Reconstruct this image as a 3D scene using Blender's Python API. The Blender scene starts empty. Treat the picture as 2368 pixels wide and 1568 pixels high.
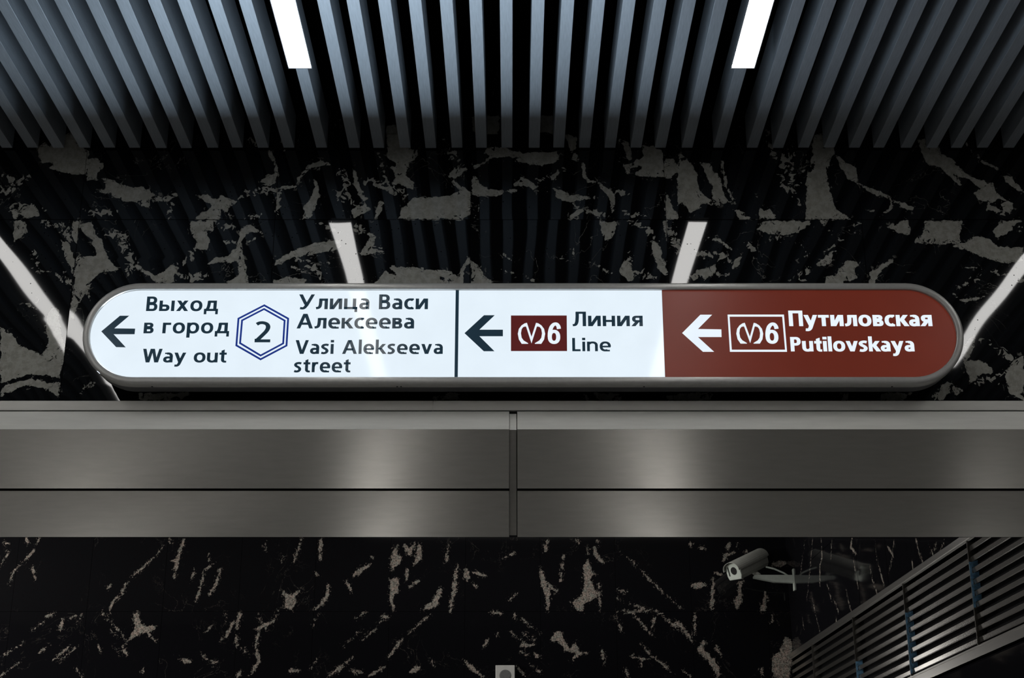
import bpy, bmesh, math, random
import numpy as np
from mathutils import Vector, Matrix
from mathutils.geometry import tessellate_polygon

random.seed(7)
rng = np.random.default_rng(7)
sc = bpy.context.scene
COL = sc.collection

# ------------------------------------------------------------------ camera, world, exposure
EYE = 1.6
FPX, PITCH = 3437.0, math.radians(20.54)
cam = bpy.data.cameras.new('camera')
cam.sensor_width = 36.0
cam.lens = FPX * 36.0 / 2368.0
cam.clip_end = 100
camo = bpy.data.objects.new('camera', cam)
COL.objects.link(camo)
camo.location = (0, 0, EYE)
camo.rotation_euler = (math.pi / 2 + PITCH, 0, 0)
sc.camera = camo

sc.view_settings.view_transform = 'Standard'
sc.view_settings.look = 'None'
sc.view_settings.exposure = 0.0
sc.view_settings.gamma = 1.0
sc.view_settings.use_curve_mapping = False

wd = bpy.data.worlds.new('world')
sc.world = wd
wd.use_nodes = True
wd.node_tree.nodes['Background'].inputs[0].default_value = (0.012, 0.012, 0.013, 1)
wd.node_tree.nodes['Background'].inputs[1].default_value = 1.0

STRIP = 15.5            # radiance of the ceiling light strips


def area_lamp(name, loc, rot, sx, sy, power, color=(1, 1, 1)):
    l = bpy.data.lights.new(name, 'AREA')
    l.shape = 'RECTANGLE'
    l.size, l.size_y, l.energy, l.color = sx, sy, power, color
    o = bpy.data.objects.new(name, l)
    COL.objects.link(o)
    o.location, o.rotation_euler = loc, rot
    return o


# unseen fill lamps added to light the passage behind the portal
area_lamp('passage_side_fill', (-7.6, 8.8, EYE + 2.7), (0, math.radians(-55), 0), 2.5, 2.5, 520, (1, .96, .90))
area_lamp('passage_top_fill', (.2, 10.75, EYE + 2.97), (0, 0, 0), 3.0, .09, 12, (1, .97, .93))  # added unseen lamp for louvre highlights and a wash on the far wall
area_lamp('louvre_glint_fill', (.97, 11.72, EYE + .55), (-math.pi / 2, 0, 0), .22, 1.7, 11, (1, .97, .93))  # no doorway here: lamp added for the highlight on the louvre slats

# ------------------------------------------------------------------ measured layout (metres, from the lens)
Y_WALL, Y_SIGN, Y_FACE, Y_BEAM, Y_FAR = 5.60, 5.35, 5.362, 5.356, 11.76
Z_SLAT = EYE + 2.955
cp, sp = math.cos(PITCH), math.sin(PITCH)


def ray(px, py):
    a, b = (px - 1184) / FPX, (784 - py) / FPX
    return Vector((a, cp - b * sp, sp + b * cp))


def on_y(px, py, y):
    r = ray(px, py)
    t = y / r.y
    return r.x * t, r.z * t + EYE


RW_S = 0.048                                   # the passage's right wall runs in slightly


def rw_x(y):
    return 2.198 + (Y_FAR - y) * RW_S


def on_rw(px, py):
    r = ray(px, py)
    t = (2.198 + Y_FAR * RW_S) / (r.x + RW_S * r.y)
    return r.y * t, r.z * t + EYE              # y, z


# ------------------------------------------------------------------ helpers
def mat(name):
    m = bpy.data.materials.new(name)
    m.use_nodes = True
    return m, m.node_tree.nodes, m.node_tree.links, m.node_tree.nodes['Principled BSDF']


def simple(name, col, rough=.5, metal=0., spec=.5, noise=0., nscale=30., stretch=(1, 1, 1), bump=0., brushed=0.):
    m, n, l, b = mat(name)
    b.inputs['Base Color'].default_value = (*col, 1)
    b.inputs['Roughness'].default_value = rough
    b.inputs['Metallic'].default_value = metal
    b.inputs['Specular IOR Level'].default_value = spec
    if brushed:                                # horizontally brushed sheet: highlights stretch upright
        b.inputs['Anisotropic'].default_value = brushed
        tg = n.new('ShaderNodeCombineXYZ')
        tg.inputs[2].default_value = 1.0
        l.new(tg.outputs[0], b.inputs['Tangent'])
    if noise or bump:
        tc = n.new('ShaderNodeTexCoord')
        mp = n.new('ShaderNodeMapping')
        mp.inputs['Scale'].default_value = stretch
        nz = n.new('ShaderNodeTexNoise')
        nz.inputs['Scale'].default_value = nscale
        nz.inputs['Detail'].default_value = 5
        l.new(tc.outputs['Object'], mp.inputs[0])
        l.new(mp.outputs[0], nz.inputs['Vector'])
        if noise:
            r = n.new('ShaderNodeMapRange')
            r.inputs['From Min'].default_value = .3
            r.inputs['From Max'].default_value = .7
            r.inputs['To Min'].default_value = 1 - noise
            r.inputs['To Max'].default_value = 1 + noise
            l.new(nz.outputs['Fac'], r.inputs['Value'])
            mx = n.new('ShaderNodeVectorMath')
            mx.operation = 'SCALE'
            mx.inputs[0].default_value = col
            l.new(r.outputs[0], mx.inputs['Scale'])
            l.new(mx.outputs[0], b.inputs['Base Color'])
        if bump:
            bp = n.new('ShaderNodeBump')
            bp.inputs['Strength'].default_value = bump
            bp.inputs['Distance'].default_value = .002
            l.new(nz.outputs['Fac'], bp.inputs['Height'])
            l.new(bp.outputs[0], b.inputs['Normal'])
    return m


def emit(name, col, strength, base=(0, 0, 0), rough=.03, spec=.5, vary=0.):
    m, n, l, b = mat(name)
    b.inputs['Base Color'].default_value = (*base, 1)
    b.inputs['Roughness'].default_value = rough
    b.inputs['Specular IOR Level'].default_value = spec
    b.inputs['Emission Color'].default_value = (*col, 1)
    b.inputs['Emission Strength'].default_value = strength
    if vary:
        tc = n.new('ShaderNodeTexCoord')
        nz = n.new('ShaderNodeTexNoise')
        nz.inputs['Scale'].default_value = 9
        nz.inputs['Detail'].default_value = 4
        l.new(tc.outputs['Object'], nz.inputs['Vector'])
        r = n.new('ShaderNodeMapRange')
        r.inputs['From Min'].default_value = .3
        r.inputs['From Max'].default_value = .7
        r.inputs['To Min'].default_value = strength * (1 - vary)
        r.inputs['To Max'].default_value = strength * (1 + vary)
        l.new(nz.outputs['Fac'], r.inputs['Value'])
        l.new(r.outputs[0], b.inputs['Emission Strength'])
    return m


def mesh_obj(name, verts, faces, m, parent=None, smooth=False):
    me = bpy.data.meshes.new(name)
    me.from_pydata(verts, [], faces)
    me.validate()
    bm = bmesh.new()
    bm.from_mesh(me)
    bmesh.ops.recalc_face_normals(bm, faces=bm.faces)
    bm.to_mesh(me)
    bm.free()
    if m:
        me.materials.append(m)
    if smooth:
        me.shade_smooth()
    o = bpy.data.objects.new(name, me)
    COL.objects.link(o)
    if parent:
        o.parent = parent
        o.matrix_parent_inverse = Matrix.Translation(-parent.location)
    return o


def box_vf(x0, x1, y0, y1, z0, z1, off=0):
    v = [(x, y, z) for x in (x0, x1) for y in (y0, y1) for z in (z0, z1)]
    f = [(0, 1, 3, 2), (4, 6, 7, 5), (0, 4, 5, 1), (2, 3, 7, 6), (0, 2, 6, 4), (1, 5, 7, 3)]
    return v, [tuple(i + off for i in q) for q in f]


def box(name, x0, x1, y0, y1, z0, z1, m, parent=None, bev=0.):
    v, f = box_vf(x0, x1, y0, y1, z0, z1)
    o = mesh_obj(name, v, f, m, parent)
    if bev:
        bm = bmesh.new()
        bm.from_mesh(o.data)
        bmesh.ops.bevel(bm, geom=bm.edges[:], offset=bev, segments=2, affect='EDGES', profile=.5)
        bm.to_mesh(o.data)
        bm.free()
    return o


def extrude_x(name, prof, x0, x1, m, parent=None, close=True):
    """closed (y,z) profile run along x"""
    n = len(prof)
    v = [(x0, y, z) for y, z in prof] + [(x1, y, z) for y, z in prof]
    f = [(i, (i + 1) % n, n + (i + 1) % n, n + i) for i in range(n)]
    for base in (0, n):
        for t in tessellate_polygon([[Vector((y, z, 0)) for y, z in prof]]):
            f.append(tuple(base + i for i in t))
    return mesh_obj(name, v, f, m, parent)


def empty(name, loc=(0, 0, 0), **props):
    o = bpy.data.objects.new(name, None)
    COL.objects.link(o)
    o.location = loc
    o.empty_display_size = .1
    for k, v in props.items():
        o[k] = v
    bpy.context.view_layer.update()
    return o


def loft(rings, closed_ring=True, cap0=False, cap1=False):
    n = len(rings[0])
    v = [p for r in rings for p in r]
    f = []
    for k in range(len(rings) - 1):
        for i in range(n if closed_ring else n - 1):
            j = (i + 1) % n
            f.append((k * n + i, k * n + j, (k + 1) * n + j, (k + 1) * n + i))
    if cap0:
        f.append(tuple(range(n)))
    if cap1:
        f.append(tuple((len(rings) - 1) * n + i for i in range(n)))
    return v, f


# ------------------------------------------------------------------ materials
M_SLAT = simple('slat_paint', (.36, .40, .44), .42, .25, .4, .10, 40, (6, .4, 6), .04)
M_BLACK = simple('black_void', (.006, .006, .007), .9, 0, .1, .2)
M_FRAME = simple('sign_frame_paint', (.34, .335, .32), .32, .25, .5, .05, 60, (1, 1, 1), .12)
M_HOUSE = simple('sign_housing_paint', (.11, .11, .115), .45, .2, .5, .05, 40)
M_STEEL = simple('satin_steel', (.205, .195, .176), .25, .42, .5, .04, 70, (.15, 1, 1), .01, .88)
M_STEEL_LIT = simple('lit_steel_shoulder', (.60, .595, .56), .5, .1, .4, .04, 50, (.2, 1, 1), .02)  # paler copy of the panel steel, light from above put into the colour
M_STEEL2 = simple('satin_steel_trim', (.50, .49, .46), .5, .1, .4, .05, 50, (.2, 1, 1), .02)
M_RAIL = simple('polished_steel', (.42, .41, .39), .30, .9, .5, .05, 40, (1, .1, 1), 0, .8)
M_LSLAT = simple('louvre_steel', (.30, .29, .27), .24, .90, .5, .06, 70, (1, .1, 1), 0, .85)
M_FILM = simple('blue_film', (.24, .52, .82), .35, 0, .5, .4, 60)
M_FLOOR = simple('floor_granite', (.26, .255, .25), .25, 0, .4, .25, 90)
M_PLAIN = simple('plain_wall', (.12, .12, .115), .6, 0, .4, .1)
M_CAM = simple('camera_paint', (.46, .47, .43), .45, 0, .4, .06, 30)
M_BRACKET = simple('bracket_paint', (.62, .68, .62), .45, 0, .4, .05, 30)
M_GLASS = simple('lens_glass', (.004, .004, .005), .12, 0, .5, .1)
M_BOXW = simple('box_plastic', (.62, .62, .60), .5, 0, .4, .05)
M_GREY = simple('box_grille', (.16, .165, .165), .6, 0, .3, .3, 300)
M_LIGHT = emit('strip_diffuser', (1, .985, .96), STRIP, (.8, .8, .8), .4)
M_LHOUSE = simple('strip_housing', (.25, .27, .29), .45, .3, .4, .05)
M_WHITE = emit('backlit_white', (.80, .905, .99), .98, (.01, .01, .01), .06, .16, .02)
M_RED = emit('backlit_red', (.105, .0160, .0085), 1.0, (.012, .002, .001), .30, .30, .04)
M_MAROON = emit('backlit_maroon', (.085, .014, .014), 1.0, (.01, .002, .002), .09, .35, .04)
M_INK = emit('backlit_ink', (.0110, .0270, .0420), 1.0, (.004, .006, .008), .15, .3, .1)
M_BLUE = emit('backlit_blue', (.010, .030, .210), 1.0, (.002, .004, .02), .15, .3, .1)
M_LETTER = emit('backlit_letter', (.82, .91, 1.0), 1.0, (.01, .01, .01), .09, .35, .03)


def marble(name, scale, rough_amp, fine_amp, dark, light_a, light_b, shards=True, gran=0.):
    m, n, l, b = mat(name)
    N = lambda t: n.new('ShaderNode' + t)

    def math_(op, a, c=None, clamp=False):
        q = N('Math')
        q.operation = op
        q.use_clamp = clamp
        for i, s in enumerate((a, c)):
            if s is None:
                continue
            if isinstance(s, (int, float)):
                q.inputs[i].default_value = s
            else:
                l.new(s, q.inputs[i])
        return q.outputs[0]

    tc = N('TexCoord')
    oi = N('ObjectInfo')
    sh = N('VectorMath')
    sh.operation = 'MULTIPLY_ADD'
    cmb = N('CombineXYZ')
    for i in range(3):
        l.new(oi.outputs['Random'], cmb.inputs[i])
    l.new(cmb.outputs[0], sh.inputs[0])
    sh.inputs[1].default_value = (37, 19, 53)
    l.new(tc.outputs['Object'], sh.inputs[2])
    vec = sh.outputs[0]

    def noise(s, d=4., dist=0., rough=.5):
        q = N('TexNoise')
        q.inputs['Scale'].default_value = s
        q.inputs['Detail'].default_value = d
        q.inputs['Distortion'].default_value = dist
        q.inputs['Roughness'].default_value = rough
        l.new(vec, q.inputs['Vector'])
        return q.outputs['Fac']

    def step(v, lo, hi):
        q = N('MapRange')
        q.interpolation_type = 'SMOOTHSTEP'
        q.inputs['From Min'].default_value = lo
        q.inputs['From Max'].default_value = hi
        l.new(v, q.inputs['Value'])
        return q.outputs[0]

    at = N('Attribute')
    at.attribute_name = 'grey'
    n1 = noise(scale, 5, .5, .6)
    n2 = noise(scale * (4.5 if shards else 6.5), 4, .3, .6)
    f = math_('ADD', at.outputs['Fac'], math_('MULTIPLY', math_('SUBTRACT', n1, .5), rough_amp))
    f = math_('ADD', f, math_('MULTIPLY', math_('SUBTRACT', n2, .5), fine_amp))
    if shards:                                 # black bites and inclusions in the grey
        f = math_('SUBTRACT', f, math_('MULTIPLY', step(noise(scale * 1.7, 5, 1.0, .6), .61, .63), .018))
        f = math_('SUBTRACT', f, math_('MULTIPLY', math_('SUBTRACT', 1.0, step(math_('ABSOLUTE', math_('SUBTRACT', noise(7, 6, 1.4, .6), .5)), .001, .005)), .014))
    e = .0012 if shards else .003
    mask = step(f, -e, e)
    if shards:
        a2 = N('Attribute')
        a2.attribute_name = 'shard'
        s = noise(scale * 2.2, 5, 1.6, .55)
        g = math_('MINIMUM', math_('MULTIPLY', a2.outputs['Fac'], 9.0), .10)
        f2 = math_('ADD', math_('SUBTRACT', s, .555), math_('MINIMUM', g, .07))
        m2 = step(f2, -.006, .006)
        mask = math_('MAXIMUM', mask, math_('MULTIPLY', m2, .9))
        v1 = math_('ABSOLUTE', math_('SUBTRACT', noise(3.2, 5, 2.2, .5), .5))
        th = math_('SUBTRACT', 1.0, step(v1, .0005, .0035))
        th = math_('MULTIPLY', th, step(noise(4.5, 2), .52, .66))
        mask = math_('MAXIMUM', mask, math_('MULTIPLY', th, .45))
    else:
        v1 = math_('ABSOLUTE', math_('SUBTRACT', noise(3.0, 6, 1.2, .6), .5))
        th = math_('SUBTRACT', 1.0, step(v1, .0005, .004))
        th = math_('MULTIPLY', th, step(noise(2.6, 2), .50, .70))
        mask = math_('MAXIMUM', mask, math_('MULTIPLY', th, .25))
    fl = math_('MULTIPLY', step(noise(scale * 3.1, 4, .8, .55), *((.63, .65) if shards else (.60, .63))), step(at.outputs['Fac'], -.024, -.006))
    mask = math_('MAXIMUM', mask, math_('MULTIPLY', fl, .35 if shards else .7))
    if not shards:
        mask = math_('MULTIPLY', mask, math_('ADD', .35, math_('MULTIPLY', step(noise(scale * 5.5, 4, .3, .65), .40, .56), .65)))
    lightmix = N('Mix')
    lightmix.data_type = 'RGBA'
    lightmix.inputs['A'].default_value = (*light_a, 1)
    lightmix.inputs['B'].default_value = (*light_b, 1)
    l.new(step(noise(scale * 3, 5, .2, .7), .38, .62), lightmix.inputs['Factor'])
    tone = N('VectorMath')
    tone.operation = 'SCALE'
    l.new(lightmix.outputs['Result'], tone.inputs[0])
    gr = N('MapRange')
    gr.inputs['From Min'].default_value = .3
    gr.inputs['From Max'].default_value = .7
    gr.inputs['To Min'].default_value = 1 - gran
    gr.inputs['To Max'].default_value = 1 + gran
    l.new(noise(scale * (16 if shards else 7), 4, 0, .7), gr.inputs['Value'])
    l.new(gr.outputs[0], tone.inputs['Scale'])
    mix = N('Mix')
    mix.data_type = 'RGBA'
    mix.inputs['A'].default_value = (*dark, 1)
    l.new(tone.outputs[0], mix.inputs['B'])
    l.new(mask, mix.inputs['Factor'])
    l.new(mix.outputs['Result'], b.inputs['Base Color'])
    b.inputs['IOR'].default_value = 1.52
    # polished, with tiny pits that break the gloss
    vo = N('TexVoronoi')
    vo.inputs['Scale'].default_value = 42 if shards else 60
    l.new(vec, vo.inputs['Vector'])
    pit = math_('SUBTRACT', 1.0, step(vo.outputs['Distance'], .07, .14))
    pit = math_('MULTIPLY', pit, step(noise(6, 2), .45, .5))
    b.inputs['Roughness'].default_value = .035 if shards else .06
    l.new(math_('MULTIPLY', math_('SUBTRACT', 1.0, pit), .39 if shards else .28), b.inputs['Specular IOR Level'])
    return m


M_MARBLE = marble('black_grey_marble', 13, .034, .018, (.0030, .0033, .0040), (.245, .240, .215), (.325, .318, .288), True, .06)
M_TILE = marble('black_pink_marble', 16, .040, .036, (.006, .006, .0075), (.42, .34, .295), (.29, .295, .26), False, .5)

# ------------------------------------------------------------------ traced vein pattern of the two marbles (their own print)
K = 800 / 2367.0
OFF = {'A': (0, 0), 'B': (780, 0), 'C': (1568, 0), 'D': (0, 480), 'E': (780, 480), 'F': (1568, 480),
       'G': (0, 1038), 'H': (780, 1038), 'I': (1568, 1038)}
GREY = {
'A': [
 [(265,1040),(290,960),(340,1000),(480,905),(520,960),(560,1010),(605,1030),(590,1190),(520,1195),(430,1185),(330,1150),(370,1120),(300,1110),(275,1075)],
 [(600,1090),(650,1080),(700,1110),(710,1145),(670,1180),(668,1190),(672,1240),(590,1240)],
 [(680,1230),(750,1230),(890,1285),(960,1275),(1030,1295),(1045,1320),(1100,1325),(1030,1360),(1020,1410),(990,1415),(930,1385),(880,1380),(830,1360),(720,1330),(660,1305),(730,1290),(720,1250)],
 [(1340,1335),(1420,1330),(1480,1370),(1530,1340),(1620,1380),(1560,1430),(1580,1480),(1515,1440),(1500,1500),(1330,1500),(1370,1470),(1440,1420),(1450,1400),(1400,1380)],
 [(1760,1260),(1830,1190),(1890,1190),(1880,1250),(1820,1275)],
 [(1820,1030),(1850,1030),(1905,1140),(1900,1210),(1880,1190),(1870,1120)],
 [(1905,1280),(2030,1260),(2030,1220),(2110,1130),(2200,1090),(2270,1130),(2210,1140),(2110,1160),(2060,1220),(2030,1285),(1910,1295)],
 [(2150,1220),(2190,1270),(2190,1340),(2130,1490),(2070,1505),(2090,1400),(2130,1340)],
 [(80,1440),(180,1440),(230,1395),(270,1470),(190,1490),(100,1495)]],
'B': [
 [(335,850),(450,860),(500,1020),(550,1020),(560,1055),(520,1100),(470,1110),(495,1150),(480,1180),(490,1220),(530,1260),(560,1320),(510,1290),(420,1260),(370,1260),(400,1215),(390,1190),(360,1140),(410,1150),(400,1100),(350,1080)],
 [(100,1120),(130,1190),(170,1330),(215,1350),(180,1380),(140,1330),(120,1260)],
 [(275,1350),(325,1390),(310,1450),(250,1505),(270,1440),(280,1400)],
 [(100,1440),(190,1400),(230,1430),(200,1450),(150,1470),(110,1500)],
 [(410,1500),(440,1430),(480,1400),(510,1350),(690,1350),(780,1330),(840,1310),(850,1300),(800,1270),(790,1240),(870,1290),(910,1320),(916,1460),(840,1505)],
 [(760,1210),(810,1150),(880,1155),(830,1210)],
 [(925,1130),(990,1115),(1040,1070),(1000,1050),(1030,1010),(1150,1010),(1270,1045),(1500,1035),(1530,1090),(1480,1120),(1400,1135),(1330,1130),(1220,1100),(1240,1080),(1130,1075),(1060,1075),(1020,1110),(940,1160)],
 [(925,1195),(960,1210),(975,1260),(1050,1300),(1150,1300),(1235,1300),(1150,1320),(1090,1345),(1000,1345),(925,1330)],
 [(1210,1260),(1270,1215),(1340,1250),(1370,1280),(1350,1310),(1300,1270),(1220,1270)],
 [(1470,1290),(1540,1300),(1600,1330),(1760,1350),(1730,1360),(1640,1370),(1600,1390),(1540,1370),(1440,1310),(1370,1300),(1480,1320),(1510,1320)],
 [(1670,1110),(1690,1105),(1700,1200),(1720,1230),(1780,1240),(1850,1290),(1900,1330),(1900,1400),(1880,1440),(1870,1380),(1830,1310),(1780,1250),(1720,1250),(1680,1210)],
 [(1580,1490),(1640,1430),(1690,1425),(1810,1500),(1740,1470),(1690,1450),(1630,1490)],
 [(1570,920),(1650,930),(1640,990),(1610,1040),(1650,1060),(1650,1100),(1610,1090),(1600,1030),(1560,950)],
 [(1920,1070),(1960,1130),(2010,1130),(2090,1070),(2080,1000),(2150,1000),(2230,1050),(2237,1210),(2060,1210),(2040,1190),(2090,1140),(2000,1150),(1990,1180)],
 [(1920,950),(2000,980),(2010,1090),(1990,1090),(1960,1000)],
 [(1380,790),(1560,800),(1550,915),(1380,915)], [(920,790),(1110,790),(1110,915),(930,910)],
 [(2245,1090),(2300,1080),(2360,1160),(2280,1220),(2245,1220)],
 [(2330,1180),(2367,1190),(2367,1340),(2330,1400),(2325,1290)],
 [(2245,1300),(2280,1380),(2330,1490),(2300,1505),(2245,1500)]],
'C': [
 [(0,1040),(60,1080),(130,1180),(150,1310),(225,1380),(150,1390),(150,1430),(80,1460),(40,1380),(0,1380)],
 [(150,1110),(210,1115),(290,1230),(300,1300),(350,1390),(300,1395),(240,1360),(230,1270)],
 [(385,1440),(420,1435),(515,1500),(420,1500)],
 [(540,1350),(590,1440),(625,1410),(680,1495),(560,1500)],
 [(930,920),(1000,910),(1000,1010),(1070,960),(1080,1050),(1040,1080),(1010,1200),(1040,1310),(1080,1430),(1130,1460),(1180,1502),(870,1502),(880,1440),(880,1220),(900,1130),(920,1060)],
 [(1060,1050),(1220,1150),(1227,1250),(1160,1230),(1100,1140),(1110,1110)],
 [(1240,1260),(1330,1290),(1420,1320),(1500,1370),(1610,1410),(1620,1440),(1560,1430),(1500,1390),(1400,1350),(1300,1310)],
 [(1640,960),(1690,950),(1710,1010),(1780,1000),(1800,1050),(1890,1100),(1960,1180),(2050,1230),(2150,1250),(2160,1300),(2300,1400),(2270,1470),(2230,1440),(2200,1380),(2150,1390),(2070,1370),(2010,1320),(2080,1295),(1990,1225),(1910,1210),(1960,1290),(1840,1200),(1780,1140),(1720,1135),(1690,1100),(1670,1060)],
 [(1970,980),(2050,1070),(2190,1150),(2190,1170),(2070,1110),(2000,1040)],
 [(2220,1205),(2280,1210),(2367,1310),(2330,1310),(2240,1240)]],
'D': [
 [(90,90),(190,90),(180,170),(100,225),(95,150)],
 [(490,90),(548,90),(530,260),(500,220)],
 [(415,230),(470,225),(500,300),(515,380),(500,480),(470,400),(430,320)],
 [(548,120),(630,95),(660,190),(690,220),(760,380),(840,440),(790,430),(700,440),(650,470),(600,560),(530,680),(490,760),(492,620),(525,330),(655,325),(630,220),(560,160)],
 [(1300,90),(1480,95),(1450,160),(1400,150),(1440,220),(1420,290),(1320,290),(1350,230),(1310,170)],
 [(1650,140),(1720,115),(1815,190),(1750,165),(1680,170),(1650,230),(1680,420),(1700,510),(1700,580),(1600,580),(1550,510),(1630,470),(1640,370),(1430,385),(1480,340),(1560,330),(1620,270),(1640,200)],
 [(1090,450),(1180,385),(1220,410),(1180,470),(1190,510),(1060,510),(920,400),(940,390),(1060,460)],
 [(1870,500),(1960,480),(2100,490),(2080,560),(1866,560)],
 [(1880,400),(1880,360),(1960,320),(2110,260),(2330,220),(2330,280),(2110,330),(1990,340),(1920,390)],
 [(0,810),(80,870),(130,940),(230,980),(300,1030),(330,1055),(440,960),(415,1170),(360,1160),(200,1140),(60,1180),(0,1210)],
 [(310,800),(350,680),(390,690),(440,960),(330,1060),(295,1010),(330,920)],
 [(0,1240),(100,1200),(210,1170),(300,1190),(410,1195),(405,1300),(340,1260),(270,1230),(150,1220),(60,1270),(0,1310)],
 [(950,1270),(1290,1270),(1230,1320),(960,1320)]],
'E': [
 [(140,330),(180,280),(230,200),(190,160),(270,200),(230,280),(330,300),(210,320)],
 [(250,520),(330,430),(410,480),(350,400),(500,405),(680,430),(800,440),(750,470),(680,470),(730,510),(730,560),(250,560)],
 [(740,470),(830,460),(840,430),(900,330),(914,370),(870,430),(860,560),(740,560)],
 [(916,380),(980,410),(1010,470),(1060,510),(1060,560),(916,560)],
 [(1800,100),(1910,95),(1890,200),(1830,235)],
 [(2150,230),(2190,240),(2220,320),(2260,450),(2240,480),(2190,410),(2160,320)],
 [(2230,90),(2255,90),(2255,230),(2240,210)],
 [(1930,430),(1970,360),(2020,400),(2035,500),(1990,500)],
 [(660,1300),(780,1270),(845,1270),(840,1320),(660,1322)], [(1680,1270),(1690,1270),(1730,1320),(1710,1320)],
 [(1760,1270),(1950,1270),(1950,1320),(1780,1320)], [(2220,1275),(2330,1290),(2367,1320),(2260,1320)]],
'F': [
 [(590,90),(900,90),(910,120),(830,160),(700,190),(600,180),(540,150)],
 [(970,90),(1020,90),(1010,140),(990,120)],
 [(1400,150),(1480,95),(1570,90),(1600,150),(1580,200),(1500,170),(1450,145)],
 [(1690,90),(1945,90),(1930,230),(1880,240),(1800,250),(1660,250),(1610,230),(1690,170)],
 [(1930,250),(2040,200),(2120,220),(2200,270),(2360,280),(2360,360),(2250,390),(2100,340),(1880,260)],
 [(2160,150),(2190,95),(2320,90),(2290,150),(2230,190),(2180,200)],
 [(990,560),(1010,475),(1080,470),(1100,430),(1160,350),(1250,390),(1200,420),(1240,490),(1130,505),(1130,560)],
 [(1300,560),(1310,440),(1470,350),(1470,370),(1400,430),(1370,470),(1340,560)],
 [(950,380),(1040,320),(1060,310),(1050,370),(960,405)],
 [(180,150),(200,200),(290,210),(330,250),(380,290),(350,300),(290,240),(200,215)],
 [(370,420),(390,350),(430,330),(420,400)],
 [(100,440),(250,390),(260,430),(180,480)],
 [(1960,930),(2030,870),(2020,950),(1990,1020),(1940,1060)],
 [(1950,1060),(2060,1040),(2160,1090),(2170,1150),(2080,1140),(2000,1200)],
 [(2367,1000),(2290,1060),(2240,1160),(2250,1270),(2367,1320)],
 [(1790,1220),(1850,1190),(1940,1250),(1900,1280),(1870,1220),(1810,1320),(1780,1320)],
 [(1920,630),(2000,620),(2060,610),(2110,600),(2050,640),(1930,650)],
 [(1130,1270),(1170,1270),(1165,1320),(1120,1320)], [(1390,1270),(1600,1270),(1540,1322),(1390,1322)], [(0,1270),(250,1270),(230,1322),(0,1322)]],
'G': [
 [(1910,960),(1990,1000),(2060,960),(2020,1010),(2020,1070),(2000,1110),(1945,1080),(1950,1020)],
 [(910,1118),(950,1118),(960,1190),(1000,1220),(1075,1210),(1040,1250),(960,1260),(870,1320),(900,1270),(920,1230)]],
'H': [
 [(360,800),(380,690),(410,660),(410,720),(435,730),(430,780),(365,840)],
 [(360,890),(415,890),(415,980),(380,1010),(390,1110),(358,1050)],
 [(1680,810),(1715,760),(1740,830),(1770,860),(1730,870),(1760,960),(1780,1010),(1690,1060),(1680,1112),(1640,1110),(1600,1050),(1670,1010),(1690,930)],
 [(1500,1250),(1520,1235),(1555,1310),(1590,1370),(1630,1310),(1660,1380),(1720,1400),(1660,1410),(1600,1450),(1640,1400),(1560,1380),(1520,1320),(1460,1310)]],
'I': [
 [(410,920),(450,890),(430,950),(440,1040),(400,1100),(380,1040),(420,1000)],
 [(650,1420),(640,1500),(650,1567),(760,1567),(780,1440),(790,1320),(740,1290),(700,1380)]],
}
# broken-fragment bands: polyline, width
SHARD = {
'A': [([(0,1200),(120,1250),(230,1190)],40),([(0,1290),(60,1320),(110,1260)],40),([(60,1430),(150,1410),(330,1450)],45),([(1000,1370),(1140,1360),(1190,1330),(1150,1480)],45),([(580,1440),(700,1460),(800,1440)],40),([(1640,1340),(1780,1290),(1900,1310),(1900,1470)],45),([(1780,1300),(1850,1300)],40),([(2250,1250),(2330,1330),(2367,1410)],45),([(1680,1490),(1770,1480)],30),([(1930,920),(1940,1010)],30),([(1700,930),(1760,1000)],30)],
'B': [([(0,1180),(60,1200),(60,1330),(160,1440)],45),([(0,1360),(60,1430)],40),([(180,1240),(300,1260),(470,1340)],60),([(740,960),(790,1060),(860,1130)],35),([(1380,1240),(1560,1160)],40),([(1900,1310),(2000,1330)],35),([(1900,1440),(2100,1480)],30),([(1600,1400),(1840,1480)],40),([(280,1050),(330,1200)],40)],
'C': [([(640,1050),(720,1100),(720,1270),(790,1330),(830,1410)],50),([(780,1000),(780,1250),(850,1250)],35),([(610,910),(650,1020)],35),([(2120,1400),(2200,1440),(2260,1450)],35),([(20,1400),(350,1390)],20),([(400,870),(450,900)],30)],
'D': [([(420,100),(450,170),(480,230)],40),([(730,160),(850,200),(860,290),(900,370),(870,480)],60),([(1500,130),(1590,130)],50),([(1200,450),(1300,480),(1420,470)],50),([(1230,380),(1290,370)],40),([(1530,260),(1600,230)],40),([(1990,320),(2180,420),(2200,490)],40),([(230,300),(260,450)],25),([(440,450),(470,540)],25),([(2200,110),(2320,170)],35),([(250,640),(240,760)],15),([(290,100),(380,130)],25),([(1320,300),(1300,340)],40),([(560,1250),(640,1200)],25)],
'E': [([(120,120),(180,180)],50),([(230,270),(300,310)],40),([(1700,20),(1600,80)],35),([(1980,360),(2040,320)],30),([(2110,110),(2180,220)],40),([(2050,440),(2180,490)],30),([(1820,420),(1880,450)],20),([(2260,120),(2340,300)],60),([(1960,90),(2090,130)],30)],
'F': [([(120,320),(240,310),(380,370)],55),([(80,480),(240,450),(370,490)],45),([(1040,160),(1080,240),(1000,340)],30),([(1080,250),(1230,110)],22),([(840,500),(910,420)],25),([(1000,350),(1060,310)],35),([(1900,580),(2000,500),(2060,480)],30),([(2050,880),(2200,980),(2300,1040)],30),([(2020,1200),(2160,1180),(2260,1110)],40),([(2100,420),(2360,500)],30),([(1740,1300),(1850,1240)],40),([(620,220),(720,200)],25),([(490,250),(520,290)],30),([(2300,100),(2367,150)],40)],
}
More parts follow.
